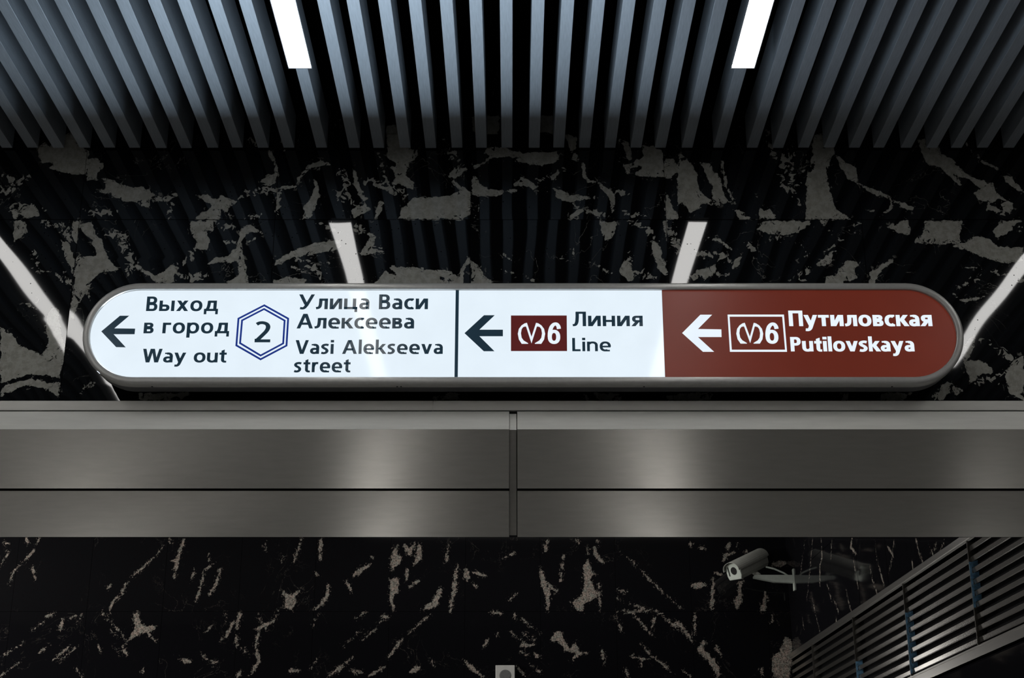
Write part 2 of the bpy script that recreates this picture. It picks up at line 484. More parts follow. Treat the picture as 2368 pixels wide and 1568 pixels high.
# veins: polyline, width
VEIN = {
'B': [([(940,1490),(1000,1350)],6)],
'C': [([(880,1050),(880,1150),(820,1190)],9),([(1280,1470),(1340,1440)],10),([(1400,1470),(1460,1430),(1460,1370)],10),([(300,1100),(330,1280),(390,1390)],8)],
'D': [([(280,430),(370,440),(430,510)],10),([(1990,400),(2140,460)],8),([(2130,380),(2260,380)],8),([(1680,250),(1790,180)],6),([(160,650),(250,690),(320,750)],12),([(600,580),(620,640)],5)],
'E': [([(1120,300),(1190,360)],6),([(1520,345),(1640,345),(1670,325)],7),([(1700,360),(1800,410)],7),([(1120,420),(1350,500)],8),([(950,155),(990,180)],6),([(1610,250),(1620,330)],5)],
'F': [([(830,240),(880,310)],7),([(800,365),(910,310)],6),([(760,500),(860,430)],7),([(1950,410),(2050,410)],7)],
'G': [([(270,610),(230,700),(150,780),(85,850),(60,930)],11),([(220,800),(240,890)],10),([(20,640),(60,650)],15),([(0,810),(60,700)],7),([(180,610),(190,650)],20),([(1160,610),(1160,650)],22),([(1120,660),(1060,740),(940,840),(860,930),(820,1000),(760,1060),(750,1130)],7),([(990,800),(920,860)],14),([(850,990),(780,1030)],11),([(1260,620),(1230,700),(1210,780),(1190,890)],24),([(1170,770),(1220,760)],13),([(1330,820),(1310,910)],12),([(1440,720),(1430,780)],6),([(1460,785),(1395,830)],9),([(1390,830),(1380,920),(1340,1040)],15),([(1510,820),(1480,920),(1430,1000)],19),([(730,960),(760,930)],13),([(1810,640),(1820,700)],13),([(2060,620),(2030,720),(2010,770)],15),([(2200,610),(2190,700),(2190,760)],20),([(1920,770),(1940,740)],9),([(2160,840),(2180,870)],14),([(2150,1100),(2200,1060),(2240,1000),(2245,940)],26),([(2180,1130),(2140,1220)],9),
 ([(560,1130),(470,1160)],9),([(380,1120),(310,1150)],11),([(300,1180),(220,1240)],6),([(430,1160),(410,1240)],18),([(555,1150),(520,1190)],9),([(330,1345),(265,1400)],14),([(160,1330),(0,1430)],7),([(475,1350),(360,1450)],7),([(530,1350),(410,1450)],11),([(130,1460),(0,1560)],9),([(700,1120),(740,1170)],14),([(760,1180),(860,1300)],11),([(760,1240),(810,1300)],7),([(1010,1260),(1065,1320)],19),([(870,1300),(850,1350)],9),([(670,1350),(700,1390)],9),([(840,1360),(870,1410)],13),([(780,1350),(820,1410)],7),([(980,1500),(970,1540)],11),([(520,1500),(560,1560)],13),([(1540,1120),(1550,1180)],9),([(1640,1120),(1620,1230)],30),([(1600,1180),(1550,1280),(1510,1310)],19),([(1450,1210),(1410,1250)],11),([(1620,1280),(1620,1350)],19),([(1640,1350),(1700,1410)],13),([(1870,1180),(1750,1240)],23),([(1770,1250),(1750,1350),(1770,1450),(1710,1560)],23),([(1760,1140),(1830,1250)],9),([(1910,1100),(1870,1180)],11),([(1240,1440),(1300,1460)],26),([(1430,1450),(1490,1460)],15),([(1370,1400),(1470,1490)],6),([(1980,1520),(2040,1520)],26),([(2367,1460),(2250,1555)],15),([(2170,1440),(2130,1500)],7),([(2367,1330),(2340,1350)],7),([(1650,1520),(1620,1560)],14)],
'H': [([(110,870),(160,830),(225,790)],30),([(235,740),(245,750)],15),([(60,910),(100,980)],16),([(460,660),(490,710),(530,650)],30),([(560,660),(560,740),(530,790)],36),([(480,820),(470,910)],19),([(560,900),(490,950)],15),([(590,1100),(660,1060),(710,960)],40),([(760,640),(745,780)],17),([(820,800),(800,960),(770,1110)],26),([(885,820),(890,900)],40),([(920,840),(1020,870)],22),([(920,920),(950,940)],16),([(1140,745),(1210,715)],11),([(1230,990),(1170,1040)],13),([(1050,1120),(1120,1125)],13),([(1440,620),(1420,700)],16),([(1550,720),(1530,900)],13),([(1390,820),(1410,920),(1440,1000),(1440,1100)],32),([(1420,900),(1500,980)],21),([(1760,670),(1770,730),(1820,780)],23),([(1710,660),(1715,720)],11),([(1790,920),(1800,1100)],13),([(1640,620),(1650,650)],21),([(1780,620),(1790,660)],13),([(1940,710),(2020,770),(2130,890),(2240,990),(2367,1100)],8),([(1910,960),(1980,980)],15),([(1910,1025),(1960,1040)],9),([(1910,1110),(2120,1110)],15),([(2000,1060),(2160,1110),(2230,1130)],9),([(2030,1130),(2110,1230),(2160,1280)],15),([(2170,1150),(2150,1240)],13),([(2240,1150),(2367,1270)],13),([(1910,1150),(1950,1250)],15),([(2080,1330),(2150,1420),(2230,1470),(2300,1560)],11),([(2010,1420),(2110,1440)],13),([(2310,1180),(2350,1220)],17),
 ([(190,1120),(130,1160)],11),([(310,1150),(350,1150)],21),([(300,1180),(250,1240),(160,1320)],11),([(180,1220),(30,1360)],7),([(640,1130),(480,1270)],7),([(450,1290),(350,1430)],15),([(110,1420),(0,1530)],11),([(330,1490),(210,1560)],11),([(90,1520),(170,1530)],26),([(500,1530),(570,1490)],23),([(645,1445),(660,1490)],9),([(1210,1120),(1220,1170)],9),([(1250,1150),(1380,1260)],7),([(1270,1260),(1350,1310)],11),([(1180,1250),(1290,1340)],6),([(1250,1350),(1350,1340)],17),([(1340,1410),(1390,1420)],21),([(1250,1380),(1300,1420)],11),([(1320,1480),(1390,1530)],9),([(1100,1250),(1090,1290)],9),([(1030,1300),(1000,1360)],9),([(870,1450),(920,1500),(1000,1560)],26),([(1220,1480),(1290,1560)],9),([(1810,1360),(1830,1470)],19),([(1970,1500),(1990,1560)],15),([(2080,1450),(2080,1490)],11)],
'I': [([(80,640),(90,660)],21),([(140,680),(190,680)],13),([(310,770),(320,730),(390,710)],23),([(350,640),(340,690)],17),([(410,640),(400,680)],9),([(470,690),(460,710)],17),([(650,790),(740,780)],40),([(90,940),(180,930)],36),([(240,880),(235,1000),(230,1100)],21),([(250,850),(300,860)],15),([(600,980),(585,1090),(560,1110)],35),([(0,1180),(60,1270),(100,1320)],21),([(180,1320),(150,1370),(220,1440),(260,1500),(270,1560)],40),([(250,1330),(290,1410)],13),([(120,1130),(110,1280)],9),([(650,1130),(640,1190)],9),([(40,1520),(90,1560)],7),([(570,1500),(570,1560)],13)],
}
# veins of the passage's right wall, same frame as region I
VEIN_R = [([(870,620),(845,780),(840,860)],6),([(920,620),(905,800),(880,1040)],9),([(980,620),(985,740),(970,800),(970,940)],16),([(1050,620),(1045,760)],8),([(1190,620),(1180,670),(1220,720)],28),([(1350,640),(1360,760),(1400,900),(1440,1000)],8),([(1310,790),(1330,900),(1370,1020)],7),([(1200,760),(1220,880),(1235,960)],8),([(1430,660),(1470,730),(1440,850)],10),([(1480,620),(1470,690)],14),([(1630,620),(1650,720),(1700,830)],12),([(1600,760),(1610,850)],16),([(1720,670),(1760,760)],10),([(1820,640),(1790,700)],12),([(1150,960),(1160,1020),(1200,1170)],8),([(1020,930),(1050,1040)],8),([(1060,1020),(1100,1120)],8),([(1080,1160),(1090,1230)],8),([(920,1030),(940,1130),(980,1280)],7),([(1250,1060),(1270,1120)],8),([(1880,640),(1880,700)],6),([(850,1150),(860,1230)],6),([(1770,640),(1750,700)],8)]


def sd_poly(P, poly):
    """signed distance (positive inside) of points P (n,2) to a polygon"""
    q = np.array(poly)
    d = np.full(len(P), 1e9)
    ins = np.zeros(len(P), bool)
    for a, b in zip(q, np.roll(q, -1, 0)):
        e = b - a
        t = np.clip(((P - a) @ e) / max(e @ e, 1e-12), 0, 1)
        d = np.minimum(d, np.linalg.norm(P - a - t[:, None] * e, axis=1))
        c = ((a[1] > P[:, 1]) != (b[1] > P[:, 1]))
        xi = a[0] + (P[:, 1] - a[1]) / (e[1] if abs(e[1]) > 1e-12 else 1e-12) * e[0]
        ins ^= c & (P[:, 0] < xi)
    return np.where(ins, d, -d)


def sd_line(P, line, hw):
    q = np.array(line)
    d = np.full(len(P), 1e9)
    n = len(q) - 1
    for i in range(n):
        a, b = q[i], q[i + 1]
        e = b - a
        t = np.clip(((P - a) @ e) / max(e @ e, 1e-12), 0, 1)
        u = (i + t) / n
        w = hw * (1 - .55 * np.abs(2 * u - 1) ** 2)      # veins thin out towards their ends
        d = np.minimum(d, np.linalg.norm(P - a - t[:, None] * e, axis=1) - w)
    return -d


def gather(regions, proj, table, lines):
    out = []
    for r in regions:
        ox, oy = OFF[r]
        for it in table.get(r, ()):
            pts, w = it if lines else (it, 0)
            out.append(([proj(ox + x * K, oy + y * K) for x, y in pts], w))
    return out


def bbox(pts, pad):
    a = np.array(pts)
    return a[:, 0].min() - pad, a[:, 0].max() + pad, a[:, 1].min() - pad, a[:, 1].max() + pad


def field(P, polys, lines, mpp, pad=.05, rag=1.0):
    """union field over the points, in metres, clipped"""
    w = 0
    for k, (fx, fy, ph) in enumerate(((95, 41, 0), (-53, 88, 1.7), (140, 121, 3.1), (61, -133, 4.4), (201, -88, .6), (-96, 190, 2.3))):
        a = math.radians(60 * k)
        q = np.sin(P[:, 0] * fx + P[:, 1] * fy + ph + 1.3 * np.sin(P[:, 0] * fy * .6 - P[:, 1] * fx * .5))
        w = w + np.stack([q * math.cos(a), q * math.sin(a)], 1) * (.0034 if k < 3 else .0026)
    P = P + w * rag                            # ragged edges
    f = np.full(len(P), -pad)
    lo, hi = P.min(0), P.max(0)
    for kind, items in (('p', polys), ('l', lines)):
        for pts, w in items:
            x0, x1, y0, y1 = bbox(pts, pad + w * mpp)
            if x0 > hi[0] or x1 < lo[0] or y0 > hi[1] or y1 < lo[1]:
                continue
            s = np.where((P[:, 0] > x0) & (P[:, 0] < x1) & (P[:, 1] > y0) & (P[:, 1] < y1))[0]
            if not len(s):
                continue
            d = sd_poly(P[s], pts) if kind == 'p' else sd_line(P[s], pts, w * mpp / 2)
            f[s] = np.maximum(f[s], d)
    return np.clip(f, -pad, pad)


def slab(name, u0, u1, v0, v1, step, place, m, parent, grey, shard=None, warp=0., tilt=(0, 0), seed=0, depth=.02, bend=None):
    """a stone slab: fine front grid carrying its vein pattern, with sides; place(u,v,d) -> xyz, d = distance behind the face"""
    nu, nv = max(2, int(round((u1 - u0) / step)) + 1), max(2, int(round((v1 - v0) / step)) + 1)
    us, vs = np.linspace(u0, u1, nu), np.linspace(v0, v1, nv)
    U, V = np.meshgrid(us, vs, indexing='ij')
    P = np.stack([U.ravel(), V.ravel()], 1)
    d = np.zeros(len(P))
    if warp:
        r = np.random.default_rng(seed)
        for _ in range(5):
            ang, wl, ph = r.uniform(0, 6.28), r.uniform(.22, .55), r.uniform(0, 6.28)
            k = 2 * math.pi / wl
            d += warp / k * np.sin(k * (P[:, 0] * math.cos(ang) + P[:, 1] * math.sin(ang)) + ph) / 2
    if bend:                                    # a local twist of the stone, as its reflections show
        uc, vs_, ss_ = bend
        sl = np.interp(P[:, 1], vs_, ss_)
        d += sl * (P[:, 0] - uc) * np.exp(-((P[:, 0] - uc) / np.where(P[:, 0] > uc, .30, .13)) ** 2)
    d += tilt[0] * (P[:, 0] - (u0 + u1) / 2) + tilt[1] * (P[:, 1] - (v0 + v1) / 2)
    verts = [place(a, b, c) for (a, b), c in zip(P, d)]
    n = len(verts)
    idx = np.arange(n).reshape(nu, nv)
    faces = np.stack([idx[:-1, :-1].ravel(), idx[1:, :-1].ravel(), idx[1:, 1:].ravel(), idx[:-1, 1:].ravel()], 1).tolist()
    rim = list(idx[:, 0]) + list(idx[-1, 1:]) + list(idx[-2::-1, -1]) + list(idx[0, -2:0:-1])
    k = len(rim)
    verts += [place(P[i][0], P[i][1], d[i] + depth) for i in rim]
    faces += [(int(rim[i]), int(rim[(i + 1) % k]), n + (i + 1) % k, n + i) for i in range(k)]
    me = bpy.data.meshes.new(name)
    me.from_pydata(verts, [], faces)
    me.materials.append(m)
    sm = np.zeros(len(faces), bool)
    sm[:len(faces) - k] = True
    me.polygons.foreach_set('use_smooth', sm)
    # sharp rim so the polished face keeps its own normals
    me.update()
    es = me.attributes.new('sharp_edge', 'BOOLEAN', 'EDGE')
    ev = np.zeros(len(me.edges) * 2, np.int32)
    me.edges.foreach_get('vertices', ev)
    ev = ev.reshape(-1, 2)
    isrim = np.zeros(len(verts), bool)
    isrim[rim] = True
    isrim[n:] = True
    es.data.foreach_set('value', isrim[ev].all(1))
    for nm, f in (('grey', grey), ('shard', shard)):
        if f is None:
            continue
        a = me.attributes.new(nm, 'FLOAT', 'POINT')
        w = np.full(len(verts), -.05, np.float32)
        w[:n] = f(P)
        w[n:] = w[rim]
        a.data.foreach_set('value', w)
    o = bpy.data.objects.new(name, me)
    COL.objects.link(o)
    o.parent = parent
    return o


# ------------------------------------------------------------------ room shell
def shell(name, *a):
    o = box(name, *a)
    o['kind'] = 'structure'
    return o


fl = shell('floor', -9, 7, -9, 13, -.1, 0, M_FLOOR)
cl = shell('ceiling', -6, 6, -8, Y_WALL, Z_SLAT + .75, Z_SLAT + .80, M_BLACK)
wf = shell('wall_front', -6, 6, Y_WALL + .022, 5.92, EYE + 1.60, Z_SLAT + .8, M_BLACK)
wb = shell('wall_back', -9, rw_x(Y_FAR) + .4, Y_FAR + .022, Y_FAR + .2, 0, EYE + 3.0, M_BLACK)
pc = shell('trim_2', -9, 3.4, 5.93, Y_FAR + .2, EYE + 3.0, EYE + 3.08, M_PLAIN)
hb = shell('wall_rear', -7, 7, -9.2, -9, 0, Z_SLAT + .8, M_PLAIN)

# upper marble wall
ucols = [-1.794 + .811 * k for k in range(-2, 7)]
zj = [EYE + z for z in (1.66, 2.627, 3.027, 3.44)]
pu = lambda x, y: on_y(x, y, Y_WALL)
UG = gather('ABCDEF', pu, GREY, False)
UV = gather('ABCDEF', pu, VEIN, True)
US = gather('ABCDEF', pu, SHARD, True)
MPU = K * 6.1 / FPX
BEND = {(1, 0): (-1.80, (3.66, 3.70, 3.79, 3.90), (.013, .011, 0, 0)), (2, 0): (-1.757, (3.50, 3.60, 3.70, 3.79, 3.90, 4.05), (-.024, -.019, -.013, -.024, -.022, 0)),
        (3, 0): (-.66, (3.90, 4.08, 4.22), (-.001, -.005, -.012)), (5, 0): (.70, (3.94, 4.22), (.008, .013))}
TILT = {k: (0, 0) for k in BEND}
for i in range(len(ucols) - 1):
    for j in range(3):
        x0, x1, z0, z1 = ucols[i] + .001, ucols[i + 1] - .001, zj[j] + .0012, zj[j + 1] - .0012
        seen = 1 <= i <= 6
        st = (.008 if j < 2 else .02) if seen else .08
        slab('marble_slab', x0, x1, z0, z1, st, lambda u, v, d: (u, Y_WALL + d, v), M_MARBLE, wf,
             lambda P: field(P, UG, UV, MPU, .05, .4), lambda P: field(P, [], US, MPU), .0036 if seen else 0,
             TILT.get((i, j), (rng.normal() * .0008, rng.normal() * .0008)), 100 + i * 7 + j, bend=BEND.get((i, j)))

# passage far wall
pf = lambda x, y: on_y(x, y, Y_FAR)
FG = gather('GHI', pf, GREY, False)
FV = gather('GHI', pf, VEIN, True)
MPF = K * 11.75 / FPX
xe = [-.373 + .598 * k for k in range(-7, 5)]
fz = [EYE + z for z in (.9, 1.505, 2.105, 2.705)]
xe = [x for x in xe] + [rw_x(Y_FAR)]
for i in range(len(xe) - 1):
    for j in range(3):
        seen = j > 0
        slab('wall_tile', xe[i] + .001, xe[i + 1] - .001, fz[j] + .001, fz[j + 1] - .001, .012 if seen else .1,
             lambda u, v, d: (u, Y_FAR + d, v), M_TILE, wb,
             lambda P: field(P, FG, FV, MPF), None, .002 if seen else 0, (rng.normal() * .001, rng.normal() * .001), 300 + i * 5 + j)

# passage right wall (runs in at a slight angle)
ang = math.atan(RW_S)
v, f = box_vf(0.022, .25, 5.95, Y_FAR + .15, 0, EYE + 3.0)
v = [(x + rw_x(y), y, z) for x, y, z in v]
wr = mesh_obj('wall_right', v, f, M_BLACK)
wr['kind'] = 'structure'
pr = on_rw
RV = [([pr(1568 + x * K, 1038 + y * K) for x, y in pts], w) for pts, w in VEIN_R]
LZ0, LZ1 = EYE + 1.135, EYE + 1.775            # louvre frame, outer
ye = [Y_FAR - .66 * k for k in range(0, 10)]
for i in range(len(ye) - 1):
    y1, y0 = ye[i] - .001, max(ye[i + 1], 5.96) + .001
    for (z0, z1) in ((LZ0 - .6, LZ0 - .003), (LZ1 + .003, EYE + 2.35), (EYE + 2.353, EYE + 2.95)):
        slab('wall_panel', y0, y1, z0, z1, .014, lambda u, v, d: (rw_x(u) + d, u, v), M_TILE, wr,
             lambda P: field(P, [], RV, MPF * .85), None, .002, (rng.normal() * .0012, rng.normal() * .0012), 500 + i * 5)

# ------------------------------------------------------------------ ceiling slats
PERIOD, X_L = 1.678, -.803
slat_x = []
for p in range(-2, 3):
    slat_x.append(X_L + p * PERIOD)
    slat_x += [X_L + p * PERIOD + .1375 + .1079 * k for k in range(14)]
sme = None
for x in slat_x:
    if abs(x) > 4.3:
        continue
    if sme is None:
        o = box('slat', -.0229, .0229, -7.9, Y_WALL - .012, Z_SLAT, Z_SLAT + .15, M_SLAT, cl, .0015)
        sme = o
        first = True
    else:
        o = sme.copy()
        COL.objects.link(o)
    o.location = (x + rng.normal() * .0008, 0, rng.normal() * .0006)
    o.rotation_euler = (0, 0, rng.normal() * .0004)
# cross rails the slats hang from
for y in (-6, -3, 0, 2.6, 4.4):
    box('hanger_rail', -4.4, 4.4, y - .02, y + .02, Z_SLAT + .152, Z_SLAT + .20, M_BLACK, cl)

# ------------------------------------------------------------------ ceiling light strips
LT = [(-2.481, 'white strip light beyond the left edge, mirrored in marble beside the white sign end'),
      (-.803, 'lit white strip light under the slats above the white half of the sign'),
      (.875, 'lit white strip light under the slats above the brown end of the sign'),
      (2.553, 'white strip light beyond the right edge, mirrored beside the brown sign end'),
      (-4.159, 'white strip light farthest beyond the left edge, glinting in the beam at that edge')]
for i, (x, lab) in enumerate(LT):
    t = empty('ceiling_light', (x, 0, Z_SLAT), label=lab, category='ceiling light', group='strip lights along the ceiling slats')
    y0, y1 = (2.9 if i == 3 else -6.0), 4.915
    zb = Z_SLAT - .016
    h = .0455
    prof = [(-h, Z_SLAT - .001), (-h, zb), (-h + .003, zb), (-h + .003, zb + .006), (h - .003, zb + .006), (h - .003, zb), (h, zb), (h, Z_SLAT - .001)]
    n = len(prof)
    v = [(x + a, y0, b) for a, b in prof] + [(x + a, y1, b) for a, b in prof]
    f = [(k, (k + 1) % n, n + (k + 1) % n, n + k) for k in range(n)]
    mesh_obj('housing', v, f, M_LHOUSE, t)
    box('diffuser', x - h + .0035, x + h - .0035, y0 + .004, y1 - .004, zb - .0005, zb + .005, M_LIGHT, t)
    for yy in (y0 - .003, y1 + .001):
        box('end_cap', x - h, x + h, yy - .001, yy + .003, zb - .001, Z_SLAT - .001, M_LHOUSE, t)

# ------------------------------------------------------------------ portal beam clad in satin steel
def zb_at(py, y=None):
    return on_y(1184, py, Y_BEAM if y is None else y)[1]


YB2 = Y_BEAM + .107                            # plane of the cover strip above the sloping shoulder
Z_LO, Z_G0, Z_G1, Z_SH = zb_at(1242.5), zb_at(1135.3), zb_at(1130.5), zb_at(993)
Z_TOP, Z_C0, Z_C1 = zb_at(951.5, YB2), zb_at(949, YB2), zb_at(926.5, YB2)
bt = box('trim_1', -6, 6, Y_BEAM + .125, 5.92, EYE + 1.40, EYE + 1.72, M_BLACK)
bt['kind'] = 'structure'
PX = [(-6, -2.915), (-2.885, -.0105), (.0200, 2.895), (2.925, 6)]


def bowed(z1, z0, n=20):
    """front of a panel from its upper to its lower edge: the sheet bows, its lower edge leaning out"""
    h, pts = z1 - z0, []
    for k in range(n + 1):
        t = k / n
        pts.append((Y_BEAM + h * (BOW0 * t - (BOW0 + BOW1) * t * t / 2), z1 - h * t))
    return pts


BOW0, BOW1 = .035, .085
for (x0, x1) in PX:
    up_ = bowed(Z_SH, Z_G1)
    lo_ = bowed(Z_G0, Z_LO)
    oa = extrude_x('beam_panel', up_ + [(Y_BEAM + .03, Z_G1 + .0004), (Y_BEAM + .03, Z_G1 + .02), (Y_BEAM + .02, Z_SH - .02), (Y_BEAM + .02, Z_SH)], x0, x1, M_STEEL, bt)
    ob = extrude_x('beam_panel', lo_ + [(Y_BEAM + .004, Z_LO + .0005), (Y_BEAM + .012, Z_LO + .012), (Y_BEAM + .03, Z_LO + .04), (Y_BEAM + .03, Z_G0)], x0, x1, M_STEEL, bt)
    for o in (oa, ob):
        o.data.materials.append(M_BLACK)       # edge returns blackened: the groove's shade put into the colour
        for pl in o.data.polygons:
            if abs(pl.normal.z) > .8:
                pl.material_index = 1
        o.data.shade_smooth()
        o.data.set_sharp_from_angle(angle=math.radians(20))
    extrude_x('panel_shoulder', [(YB2, Z_TOP), (Y_BEAM + .0006, Z_SH + .0006), (Y_BEAM + .022, Z_SH + .0006), (YB2, Z_TOP - .022)], x0, x1, M_STEEL_LIT, bt)  # upper bevel of the same folded sheet, split off for its lit colour
for (x0, x1) in ((-2.915, -2.885), (-.0105, .0200), (2.895, 2.925)):
    extrude_x('joint_strip', [(Y_BEAM + .020, Z_SH + .004), (Y_BEAM + .020, Z_LO + .012), (Y_BEAM + .03, Z_LO + .03), (Y_BEAM + .1, Z_LO + .2), (Y_BEAM + .1, Z_SH + .004)],
              x0 + .0012, x1 - .0030, M_STEEL, bt)
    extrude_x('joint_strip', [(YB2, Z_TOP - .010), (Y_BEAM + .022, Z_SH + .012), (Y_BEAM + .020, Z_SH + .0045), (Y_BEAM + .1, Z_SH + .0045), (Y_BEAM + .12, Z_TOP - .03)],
              x0 + .0012, x1 - .0030, M_STEEL_LIT, bt)  # upper joint piece in the same light-brightened tone
xj = on_y(1001, 938, YB2)[0]
for (x0, x1) in ((-6, xj - .0006), (xj + .0006, 6)):
    extrude_x('cover_strip', [(YB2 + .002, Z_C0), (YB2, Z_C0 + .0015), (YB2, Z_C1 - .0015), (YB2 + .002, Z_C1), (5.598, Z_C1), (5.598, Z_C0)], x0, x1, M_STEEL2, bt)

# ------------------------------------------------------------------ backlit direction sign
SX0, SX1, SZ, SR = -1.655, 1.741, EYE + 2.0315, .2085
sign = empty('direction_sign', (.043, Y_SIGN + .06, EYE + 1.823),
             label='long pill-shaped backlit station sign, white with a brown end, above the steel beam', category='sign')


def stadium(r, n=28):
    """closed outline about the sign's axis, end centres fixed"""
    a, b = SX0 + SR, SX1 - SR
    p = []
    for k in range(n + 1):
        t = math.pi / 2 - math.pi * k / n
        p.append((b + r * math.cos(t), SZ + r * math.sin(t)))
    for k in range(n + 1):
        t = -math.pi / 2 - math.pi * k / n
        p.append((a + r * math.cos(t), SZ + r * math.sin(t)))
    return p


def ring(r, y):
    return [(x, y, z) for x, z in stadium(r)]


rings = [ring(SR - .006, 5.394), ring(SR, 5.392), ring(SR, 5.360), ring(SR - .0015, 5.3545), ring(SR - .005, 5.3513), ring(SR - .009, 5.350),
         ring(SR - .025, 5.350), ring(SR - .0275, 5.3515), ring(SR - .0285, 5.355), ring(SR - .0285, 5.3665)]
v, f = loft(rings)
fr = mesh_obj('frame', v, f, M_FRAME, sign, True)
fr.data.set_sharp_from_angle(angle=math.radians(32))
v, f = loft([ring(SR - .005, 5.392), ring(SR - .005, 5.462), ring(SR - .012, 5.466)], True, True, True)
mesh_obj('housing', v, f, M_HOUSE, sign)
for x in (-1.1, .04, 1.2):
    box('mounting_bracket', x - .03, x + .03, 5.466, Y_WALL - .001, SZ - .03, SZ + .03, M_HOUSE, sign)
RI = SR - .0283
sf = lambda x, y: on_y(x, y, Y_FACE)


def clip_x(poly, x, keep_left):
    out = []
    for a, b in zip(poly, poly[1:] + poly[:1]):
        ia, ib = (a[0] <= x) == keep_left, (b[0] <= x) == keep_left
        if ia:
            out.append(a)
        if ia != ib:
            t = (x - a[0]) / (b[0] - a[0])
            out.append((x, a[1] + t * (b[1] - a[1])))
    return out


def flat(name, polys, m, parent, y=Y_FACE, depth=.003):
    """a thin plate with the given outlines in the sign plane"""
    v, f = [], []
    for p in polys:
        n, b = len(p), len(v)
        v += [(x, y, z) for x, z in p]
        if depth:
            v += [(x, y + depth, z) for x, z in p]
            f += [(b + i, b + (i + 1) % n, b + n + (i + 1) % n, b + n + i) for i in range(n)]
        if n > 4:
            f += [tuple(b + i for i in t) for t in tessellate_polygon([[Vector((x, z, 0)) for x, z in p]])]
        else:
            f.append(tuple(b + i for i in range(n)))
    me = bpy.data.meshes.new(name)
    me.from_pydata(v, [], f)
    me.materials.append(m)
    o = bpy.data.objects.new(name, me)
    COL.objects.link(o)
    o.parent = parent
    o.matrix_parent_inverse = Matrix.Translation(-parent.location)
    # faces to the viewer's side
    bm = bmesh.new()
    bm.from_mesh(me)
    for fc in bm.faces:
        if abs(fc.normal.y) > .9 and fc.normal.y > 0:
            fc.normal_flip()
    bm.to_mesh(me)
    bm.free()
    return o


inner = stadium(RI)
xd0, xd1 = sf(1052.4, 770)[0], sf(1060.0, 770)[0]
xr = sf(1534.5, 770)[0]
p1 = flat('face_panel', [clip_x(inner, xd0, True)], M_WHITE, sign)
p1['label'] = 'white backlit face with way out text'
flat('divider', [[(xd0, SZ - RI), (xd1, SZ - RI), (xd1, SZ + RI), (xd0, SZ + RI)]], M_INK, sign)
p2 = flat('face_panel', [clip_x(clip_x(inner, xd1, False), xr - .0008, True)], M_WHITE, sign)
p2['label'] = 'white backlit face with line number'
p3 = flat('face_panel', [clip_x(inner, xr + .0002, False)], M_RED, sign)
p3['label'] = 'brown backlit face with station name'
# light of the sign's own backlight, leaving the two white faces
SIGN_W = 12.0
for (a, b_, kk) in ((SX0 + .06, xd0, 1.15), (xd1, xr, .75)):
    area_lamp('sign_backlight', ((a + b_) / 2, Y_FACE - .004, SZ), (-math.pi / 2, 0, 0), b_ - a - .02, .33,
              SIGN_W * kk * (b_ - a), (.70, .85, 1.0))
for px in (347, 917, 926, 1491, 2068):
    x, z = on_y(px, 891, 5.35)
    box('screw', x - .003, x + .003, 5.380, 5.386, SZ - SR - .0012, SZ - SR + .001, M_BLACK, sign)

YF = Y_FACE - .0006


def px_poly(pts, o, s):
    return [sf(o[0] + x * s, o[1] + y * s) for x, y in pts]


S1, S3, S4 = 520 / 2368, 480 / 2368, 680 / 2368
O1, O3, O4 = (220, 660), (1060, 690), (1540, 690)
flat('arrow', [px_poly([(65, 485), (262, 320), (360, 320), (203, 453), (422, 456), (416, 515), (195, 515), (323, 653), (222, 651)], O1, S1)], M_INK, p1, YF, 0)
flat('arrow', [px_poly([(70, 398), (292, 193), (415, 193), (240, 358), (508, 358), (508, 433), (240, 433), (412, 604), (290, 604)], O3, S3)], M_INK, p2, YF, 0)
flat('arrow', [px_poly([(130, 280), (277, 132), (372, 132), (258, 247), (446, 250), (448, 312), (258, 312), (388, 431), (298, 431)], O4, S4)], M_LETTER, p3, YF, 0)


def ring_polys(out, k):
    cx, cz = sum(p[0] for p in out) / len(out), sum(p[1] for p in out) / len(out)
    inn = [(cx + (x - cx) * k, cz + (z - cz) * k) for x, z in out]
    n = len(out)
    return [[out[i], out[(i + 1) % n], inn[(i + 1) % n], inn[i]] for i in range(n)]


hexo = px_poly([(1782, 200), (2043, 345), (2025, 640), (1742, 790), (1477, 638), (1500, 345)], O1, S1)
hexi = px_poly([(1780, 239), (2006, 366), (1990, 617), (1742, 750), (1516, 614), (1538, 364)], O1, S1)
flat('hexagon_border', ring_polys(hexo, .926) + ring_polys(hexi, .916), M_BLUE, p1, YF, 0)

ML = [(722, 520), (690, 470), (678, 405), (690, 350), (720, 310), (755, 287), (782, 280), (834, 440), (834, 515), (773, 325), (765, 322), (740, 328), (722, 352), (714, 400), (722, 450), (745, 482), (795, 512), (795, 520)]
MR = [(1668 - x, y) for x, y in ML]
flat('line_badge', [px_poly([(600, 196), (1236, 196), (1240, 602), (600, 602)], O3, S3)], M_MAROON, p2, YF, 0)
flat('emblem', [px_poly(ML, O3, S3), px_poly(MR, O3, S3)], M_LETTER, p2, YF - .0006, 0)


def to4(x, y):                                 # emblem of the brown face: same drawing, placed there
    u, w = (x - 678) / 312, (y - 280) / 240
    return (562 + u * 217 + w * 8, 197 + w * 168)


flat('emblem', [px_poly([to4(*p) for p in ML], O4, S4), px_poly([to4(*p) for p in MR], O4, S4)], M_LETTER, p3, YF, 0)
bo = px_poly([(496, 131), (950, 131), (975, 431), (515, 431)], O4, S4)
bi = px_poly([(512, 148), (936, 148), (959, 414), (530, 414)], O4, S4)
flat('badge_border', [[bo[i], bo[(i + 1) % 4], bi[(i + 1) % 4], bi[i]] for i in range(4)], M_LETTER, p3, YF, 0)


